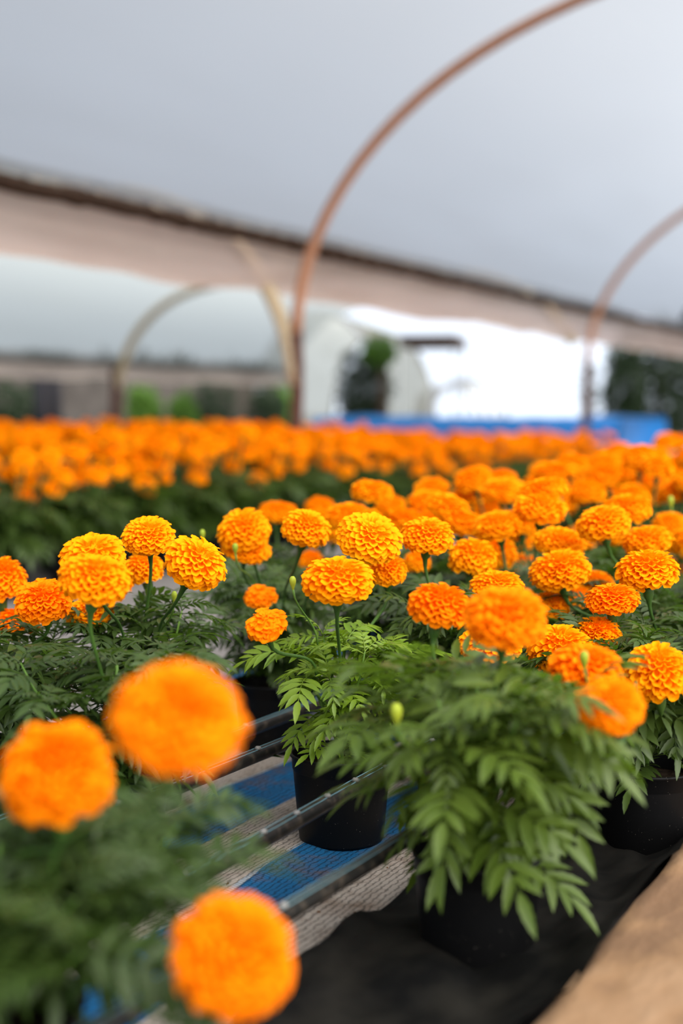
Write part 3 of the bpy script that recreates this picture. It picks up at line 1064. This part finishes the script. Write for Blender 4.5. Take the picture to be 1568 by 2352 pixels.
# dark netting at the far end of the roof
g = MB()
rows = []
for k in range(7):
    z = 1.54 + 0.42 * k / 6
    rows.append([Vector((U1 + 0.04 + 2.6 * (1 - math.sqrt(max(0, 1 - ((z - 1.0) / 1.78) ** 2))) + 0.9 * i / 10, 15.6 + 0.03 * nz2(i * .7, k * .6), z - 0.01 * i)) for i in range(11)])
g.grid(rows)
tag(tunnel_obj('shade_netting', g, M['netting']), 'dark shade netting hung at the far roof end above the gutter', 'netting')

# ------------------------------------------------------------------ irrigation pipes
def pipe(pts_ut, r, label, spacing, n_em, first, sag=0.004):
    root = thing('irrigation_pipe')
    root.rotation_euler = (0, 0, -AX)
    tag(root, label, 'pipe', 'black irrigation pipes along the pots')
    (u0, t0, z0), (u1, t1, z1) = pts_ut
    pts, n = [], 40
    for i in range(n + 1):
        s = i / n
        pts.append(Vector((u0 + (u1 - u0) * s + 0.006 * nz2(s * 7, u0 * 9), t0 + (t1 - t0) * s, z0 + (z1 - z0) * s + sag * nz2(s * 6, u0 * 5 + 3))))
    mb = MB(); mb.tube(pts, r, 14)
    link('pipe_wall', mb.mesh('pipe_wall', M['pipe']), root)
    for q, off in enumerate((Vector((0.0045, 0, r * 0.9)), Vector((-0.0035, 0, r * 0.935)))):
        mb = MB(); mb.tube([p + off for p in pts], 0.0006, 5)
        link('colour_stripe', mb.mesh('colour_stripe', M['pipe_line']), root)
    L = t1 - t0
    for k in range(n_em):
        s = (first + spacing * k - t0) / L
        if not 0 < s < 1:
            continue
        x = s * n
        i = min(int(x), n - 1)
        p = pts[i].lerp(pts[i + 1], x - i)
        mb = MB()
        mb.lathe([(0.001, -0.002), (0.0042, -0.001), (0.0045, 0.002), (0.003, 0.0036), (0.0008, 0.004)], 10, p + Vector((0.003, 0, r)))
        link('drip_emitter', mb.mesh('drip_emitter', M['emitter']), root)
    return root


pipe(((-0.775, 0.55, 0.115), (-0.777, 3.6, 0.096)), 0.0098, 'black irrigation pipe crossing in front of the middle pot', 0.082, 9, 1.20)
pipe(((-1.005, 0.55, 0.118), (-0.925, 3.6, 0.095)), 0.0098, 'black irrigation pipe passing behind the middle pot', 0.16, 6, 1.22)
pipe(((-0.640, 0.55, 0.118), (-0.600, 3.6, 0.105)), 0.0095, 'black irrigation pipe next to the black ground fabric', 0.3, 3, 1.15)
pipe(((-1.085, 0.55, 0.112), (-1.040, 3.6, 0.105)), 0.0098, 'black irrigation pipe running behind the large blurred bloom', 0.16, 6, 1.5)

# ------------------------------------------------------------------ near potted marigolds
# pots that the photograph shows or that its blooms stand over: (x, y)
POTS = {
    'front': (-0.275, 1.10), 'mid': (0.0, 1.93), 'bush': (0.146, 1.49), 'low': (-0.285, 1.73), 'lowback': (-0.30, 2.10),
    'edge': (0.405, 1.86), 'back': (-0.12, 2.45), 'pair': (0.175, 2.10), 'left': (-0.47, 1.98),
}
BLOOMS = [   # px, py, width, height, plant, diameter, kind
    (410, 1653, 312, 256, 'front', .088, 'b'), (130, 1780, 270, 262, 'front', .088, 'b'), (536, 2198, 294, 282, 'front', .086, 'b'),
    (218, 1333, 172, 132, 'low', .088, 'b'), (340, 1232, 125, 86, 'lowback', .076, 'b'), (212, 1283, 158, 112, 'lowback', .088, 'b'),
    (448, 1293, 155, 118, 'lowback', .088, 'b'), (2, 1335, 122, 122, 'left', .08, 'b'), (100, 1382, 138, 106, 'left', .082, 'b'),
    (40, 1432, 110, 80, 'left', .072, 'b'), (208, 1405, 120, 75, 'lowback', .076, 'b'), (330, 1308, 95, 90, 'lowback', .062, 'b'),
    (560, 1220, 128, 106, 'back', .09, 'b'), (640, 1180, 98, 66, None, .088, 'b'), (702, 1215, 118, 92, 'back', .078, 'b'),
    (775, 1334, 172, 116, 'mid', .095, 'b'), (888, 1310, 100, 80, 'mid', .064, 'b'), (847, 1236, 155, 104, 'back', .096, 'b'),
    (981, 1232, 128, 92, 'pair', .082, 'b'), (611, 1436, 112, 78, 'mid', .062, 's'), (598, 1371, 84, 58, 'back', .058, 's'),
    (1085, 1284, 118, 106, 'pair', .082, 'b'), (1132, 1270, 112, 94, None, .088, 'b'), (1205, 1310, 84, 92, None, .07, 'b'),
    (1285, 1312, 146, 104, None, .096, 'b'), (1368, 1342, 90, 70, None, .066, 'b'), (1328, 1372, 72, 62, None, .052, 'b'),
    (1405, 1378, 128, 82, None, .076, 'b'), (1485, 1312, 150, 112, None, .092, 'b'), (1268, 1392, 84, 80, None, .056, 'b'),
    (1008, 1394, 150, 122, 'bush', .078, 'b'), (1160, 1420, 204, 150, 'bush', .09, 'b'), (1140, 1348, 126, 80, 'pair', .08, 'b'),
    (1125, 1480, 150, 84, 'pair', .084, 'b'), (1366, 1457, 124, 88, None, .074, 'b'), (1285, 1492, 152, 122, 'edge', .088, 'b'),
    (1345, 1540, 184, 132, 'edge', .088, 'b'), (1508, 1547, 152, 154, 'edge', .082, 'b'), (1398, 1622, 166, 126, 'edge', .069, 'b'),
    (1285, 1247, 125, 76, None, .09, 'b'), (1385, 1203, 130, 88, None, .09, 'b'), (1485, 1242, 124, 76, None, .088, 'b'),
    (1562, 1252, 84, 76, None, .076, 'b'), (1145, 1208, 122, 78, None, .09, 'b'), (1030, 1168, 112, 72, None, .088, 'b'),
    (895, 1166, 78, 58, None, .076, 'b'), (855, 1132, 105, 66, None, .088, 'b'), (982, 1152, 96, 58, None, .084, 'b'),
    (1150, 1127, 102, 62, None, .088, 'b'), (1275, 1084, 104, 52, None, .092, 'b'), (1060, 1205, 110, 72, None, .086, 'b'),
    (1240, 1168, 130, 82, None, .096, 'b'), (1438, 1172, 120, 82, None, .09, 'b'), (1538, 1205, 84, 66, None, .07, 'b'),
    (800, 1188, 112, 74, None, .09, 'b'), (958, 1292, 66, 64, 'pair', .05, 'b'), (735, 1168, 76, 58, None, .078, 'b'),
    (1245, 1128, 120, 66, None, .09, 'b'), (1000, 1195, 102, 64, None, .088, 'b'), (1556, 1310, 64, 84, None, .06, 'b'),
    (715, 1290, 60, 60, 'back', .05, 'b'), (920, 1210, 90, 70, None, .086, 'b'), (1190, 1236, 100, 76, None, .088, 'b'),
    (565, 1262, 120, 60, 'back', .085, 'b'), (770, 1222, 90, 70, None, .086, 'b'), (1330, 1240, 90, 76, None, .086, 'b'), (1400, 1270, 80, 60, None, .078, 'b'),
]
# further pots of the nearer bed on the bed's grid
rng = random.Random(77)
GRID = []
for ri, u in enumerate((-0.50, -0.80, -1.10, -1.37)):
    for k in range(34):
        t = 1.15 + 0.31 * k + (0.15 if ri % 2 else 0)
        p = T(u + rng.uniform(-.025, .025), t + rng.uniform(-.03, .03))
        q = proj((p.x, p.y, 0.3))
        if q is None or q[0] < -150 or q[0] > W_PX + 190 or t > 10.3:
            continue
        if min((Vector((x, y)) - p.xy).length for x, y in POTS.values()) < 0.23:
            continue
        if u < -1.25 and q[2] > 3.15:
            continue
        if q[0] < 450 and q[2] < 3.15:
            continue
        if q[2] < 2.25 and not (u > -0.9 and t > 2.0):
            continue
        GRID.append((p.x, p.y, q[2]))
SPLIT = 3.15
near_grid = [g_ for g_ in GRID if g_[2] < SPLIT]
far_grid = [g_ for g_ in GRID if g_[2] >= SPLIT]

plants = {}
MESH_OF = {'mid': (CENTRE, 0.4, 1.0), 'bush': (WIDE, 2.0, 1.0), 'front': (FRONT, 0.3, 1.0)}
for k_, (x, y) in POTS.items():
    me, rz, sc = MESH_OF.get(k_, (HI[len(plants) % 5], rng.uniform(0, 6.28), rng.uniform(0.95, 1.1)))
    plants[k_] = new_plant((x, y, 0.0), me, rz, sc)
for i, (x, y, z) in enumerate(near_grid):
    plants['g%d' % i] = new_plant((x, y, 0.0), HI[rng.randrange(5)], rng.uniform(0, 6.28), rng.uniform(1.0, 1.15))

heads_of = {k_: [] for k_ in plants}
for bi, (px, py, w, h, pk, dia, kd) in enumerate(BLOOMS):
    z = F_PX * dia / w
    p = at(px, py, z)
    if pk is None:
        pk = min(plants, key=lambda k_: (Vector(plants[k_].location.xy) - p.xy).length + 0.035 * len(heads_of[k_]) + (0.4 if k_ in ('front', 'bush', 'mid', 'low', 'left') else 0))
    root = plants[pk]
    loc = p - Vector(root.location)
    out = Vector((loc.x, loc.y, 0))
    r2 = random.Random(900 + bi)
    ax = (Vector((0, 0, 1)) + out * 0.9 + Vector((r2.gauss(0, .12), r2.gauss(0, .12) - 0.10, 0))).normalized()
    if kd == 's':
        me, zk = BL_SMALL[bi % 2], 0.66
    else:
        vi = bi % 5
        me, zk = BL_HI[vi], 0.70 + 0.03 * vi
    if (px, py) == (775, 1334):
        ax = Vector((0.02, -0.18, 1)).normalized()
    start = Vector((out.x * 0.35, out.y * 0.35, max(0.14, min(0.24, loc.z - 0.08))))
    fh = add_bloom(root, loc, dia, dia * h / w * 0.97, ax, me, zk, start, r2.uniform(0, 6.28))
    if pk in ('front', 'left') or (px, py) in ((1398, 1622), (1345, 1540), (1160, 1420), (1008, 1394), (1405, 1378), (598, 1371), (611, 1436)):
        fh.material_slots[0].link = 'OBJECT'
        fh.material_slots[0].material = M['petal_deep']
    heads_of[pk].append((px, py))

for px, py, z, rb, pk in ((672, 1336, 1.86, 0.0046, 'mid'), (910, 1637, 1.42, 0.0062, 'bush'), (1341, 1512, 1.50, 0.0052, 'edge'), (400, 1368, 1.95, 0.004, 'lowback'),
                          (465, 1226, 2.3, 0.0045, 'back'), (540, 1258, 2.2, 0.0045, 'back'), (1240, 1603, 1.5, 0.006, 'edge'), (1540, 1150, 2.75, 0.006, 'g2')):
    p = at(px, py, z)
    if pk is None:
        pk = min(plants, key=lambda k_: (Vector(plants[k_].location.xy) - p.xy).length)
    loc = p - Vector(plants[pk].location)
    add_bud(plants[pk], loc, rb, Vector((loc.x * 0.5, loc.y * 0.5, max(0.14, loc.z - 0.09))), Vector((loc.x * .6, loc.y * .6, 1)).normalized())

for k_ in ('g1', 'g2', 'g3', 'g5', 'g6', 'g7', 'g8', 'g9'):
    r2 = random.Random(k_)
    for q in range(2):
        a = r2.uniform(0, 6.28)
        loc = Vector((0.10 * math.cos(a), 0.10 * math.sin(a) + 0.08, r2.uniform(0.33, 0.40)))
        d = r2.uniform(.078, .088)
        add_bloom(plants[k_], loc, d, d * .72, (Vector((0, 0, 1)) + Vector((loc.x, loc.y, 0))).normalized(), BL_HI[q], 0.70 + 0.03 * q, Vector((loc.x * .3, loc.y * .3, .2)), a)

NEAR_LABELS = {
    'front': 'blurred marigold plant in the near corner with three big round blooms',
    'mid': 'sharp fresh green marigold in a black pot on the striped cloth',
    'bush': 'wide leafy marigold whose black pot stands on the black ground fabric',
    'low': 'marigold with one large bloom in front of the black pot behind blurred blooms',
    'lowback': 'marigold with a cluster of sharp blooms beside the grey path',
    'edge': 'marigold by the kerb with blurred reddish bloom and green bud',
    'back': 'marigold behind the sharp middle plant with a small half-open bloom low down',
    'pair': 'marigold behind the leafy pot with two blooms on dark curved stalks',
    'g0': 'marigold behind the kerbside plant with two wide crisp overlapping blooms',
    'g1': 'marigold near the picture edge with two blooms standing on dark bare stalks',
    'g2': 'marigold at the picture edge with a thin green bud before its bloom',
    'g3': 'marigold cut by the picture edge, small half-seen blooms below the thin green bud',
    'g4': 'marigold in the middle of the nearer bed with the most crowded overlapping blooms',
    'g5': 'marigold with a sharp ruffled bloom tucked behind another in the crowded middle',
    'g6': 'marigold in the packed nearer bed with one bloom rising above its neighbours',
    'g7': 'softly blurred marigold directly behind the sharp fresh green middle plant',
    'g8': 'softly blurred marigold on the bed edge just below the dark green gap',
    'g9': 'marigold at the aisle edge of the nearer bed, small pale blooms behind sharp ones',
    'left': 'marigold cut by the picture edge with three softly blurred blooms',
}
for k_, root in plants.items():
    if k_ in NEAR_LABELS:
        tag(root, NEAR_LABELS[k_], 'potted marigold')


# ------------------------------------------------------------------ prototypes and copies for the rest
def proto(seed, n_bl, z_lo, z_hi, rad, bl, zk, meshes, dmin=0.078, dmax=0.094):
    rnd = random.Random(seed)
    root = new_plant((0, 0, 0), meshes, rnd.uniform(0, 6.28), 1.1)
    pts = []
    tries = 0
    while len(pts) < n_bl and tries < 500:
        tries += 1
        a, r = rnd.uniform(0, 6.28), rad * math.sqrt(rnd.random())
        p = Vector((r * math.cos(a), r * math.sin(a), rnd.uniform(z_lo, z_hi)))
        if all((p - q).length > 0.082 for q in pts):
            pts.append(p)
    for p in pts:
        d = rnd.uniform(dmin, dmax)
        ax = (Vector((0, 0, 1)) + Vector((p.x, p.y, 0)) * 1.5 + Vector((rnd.gauss(0, .12), rnd.gauss(0, .12), 0))).normalized()
        add_bloom(root, p, d, d * rnd.uniform(.66, .8), ax, rnd.choice(bl), zk, Vector((p.x * .35, p.y * .35, 0.2)), rnd.uniform(0, 6))
    return root


def kids_map():
    m = {}
    for o in bpy.data.objects:
        if o.parent is not None:
            m.setdefault(o.parent.name, []).append(o)
    return m


PA_ = [proto(300 + i, 7 + i % 2, 0.35, 0.45, 0.17, BL_MID, 0.74, LO[i % 4]) for i in range(5)]
PB_ = [proto(400 + i, 9 + i % 2, 0.30, 0.49, 0.19, BL_LOW, 0.78, LO[i % 4], 0.075, 0.095) for i in range(6)]
KM = kids_map()
used = set()


def put(protos, i, x, y, rz, sc, label, group):
    pr = protos[i]
    if pr.name not in used:
        used.add(pr.name)
        o = pr
    else:
        o = copy_tree(pr, KM)
    o.location = (x, y, 0)
    o.rotation_euler = (0, 0, rz)
    o.scale = (1, 1, sc)
    tag(o, label, 'potted marigold', group)
    return o


def region_near(px, z):
    if z < 4.2:
        return ('orange marigold packed in the nearer bed just past the sharp blooms', 'nearer bed just past the sharp blooms')
    if z < 6.5:
        return ('orange marigold halfway down the nearer bed where blooms merge', 'nearer bed halfway down')
    return ('small blurred orange marigold at the far end of the nearer bed', 'nearer bed far end')


for (x, y, z) in far_grid:
    px = proj((x, y, .4))[0]
    lb, gp = region_near(px, z)
    put(PA_, rng.randrange(5), x, y, rng.uniform(0, 6.28), rng.uniform(0.96, 1.08), lb, gp)

FAR_ROWS = [(-2.92, .30), (-3.24, .32), (-3.58, .34), (-3.98, .36), (-4.4, .38), (-4.9, .42), (-5.45, .46), (-6.1, .5), (-6.9, .55), (-7.8, .6)]
n_far = 0
for ri, (u, st) in enumerate(FAR_ROWS):
    t = 2.6 + rng.uniform(0, .2)
    while t < 10.4:
        p = T(u + rng.uniform(-.05, .05), t)
        t += st * rng.uniform(.92, 1.08)
        q = proj((p.x, p.y, 0.42))
        if q is None or q[0] < -110 or q[0] > W_PX + 80:
            continue
        if abs(t - T_H[1]) < 0.2 and abs(u - U1) < 0.2:
            continue
        px = q[0]
        where = 'before the low gutter' if px < 650 else ('before the dark bushy shrub' if px < 900 else ('in front of the blue tarpaulin' if px < 1420 else 'in front of the dark hedge'))
        if ri == 0:
            lb, gp = 'marigold in the far bed front row facing the path, ' + where, 'far bed front row ' + where
        elif ri < 4:
            lb, gp = 'blurred marigold just behind the far bed front row, ' + where, 'far bed middle ' + where
        else:
            lb, gp = 'distant marigold at the back of the far bed, ' + where, 'far bed back ' + where
        put(PB_, rng.randrange(6), p.x, p.y, rng.uniform(0, 6.28), rng.uniform(0.96, 1.06) * (1.0 if px < 600 else max(0.84, 1.0 - (px - 600) / 2500)), lb, gp)
        n_far += 1

# crumbs of soil on the striped cloth
g = MB()
for k in range(500):
    u, t = rng.uniform(-1.25, -0.68), rng.uniform(1.0, 2.4)
    if nz2(u * 6, t * 6, 4) < 0.05:
        continue
    s = rng.uniform(.001, .003)
    z = cloth_z(u, t)
    c = Vector((u, t, z + s * .4))
    vs = [c + Vector((rng.gauss(0, 1), rng.gauss(0, 1), rng.gauss(0, .6))).normalized() * s for _ in range(4)]
    g.add(vs, [(0, 1, 2), (0, 2, 3), (0, 3, 1), (1, 3, 2)])
tag(tunnel_obj('soil_crumbs', g, M['crumb'], smooth=False), 'scattered brown soil crumbs on the striped cloth', 'soil', None, 'stuff')

# a fallen leaf on the cloth by the pipe
p = at(622, 1737, 2.02)
g = MB(); leaflet(g, Vector((-0.016, 0, 0)), Vector((1, 0.1, 0)).normalized(), Vector((0, 0, 1)), 0.034, 0.013, True, 0.1)
fl = link('fallen_leaf', g.mesh('fallen_leaf', M['leaf']))
fl.location = (p.x, p.y, p.z)
tag(fl, 'single fallen green leaf lying against the pipe beside the middle pot', 'leaf')
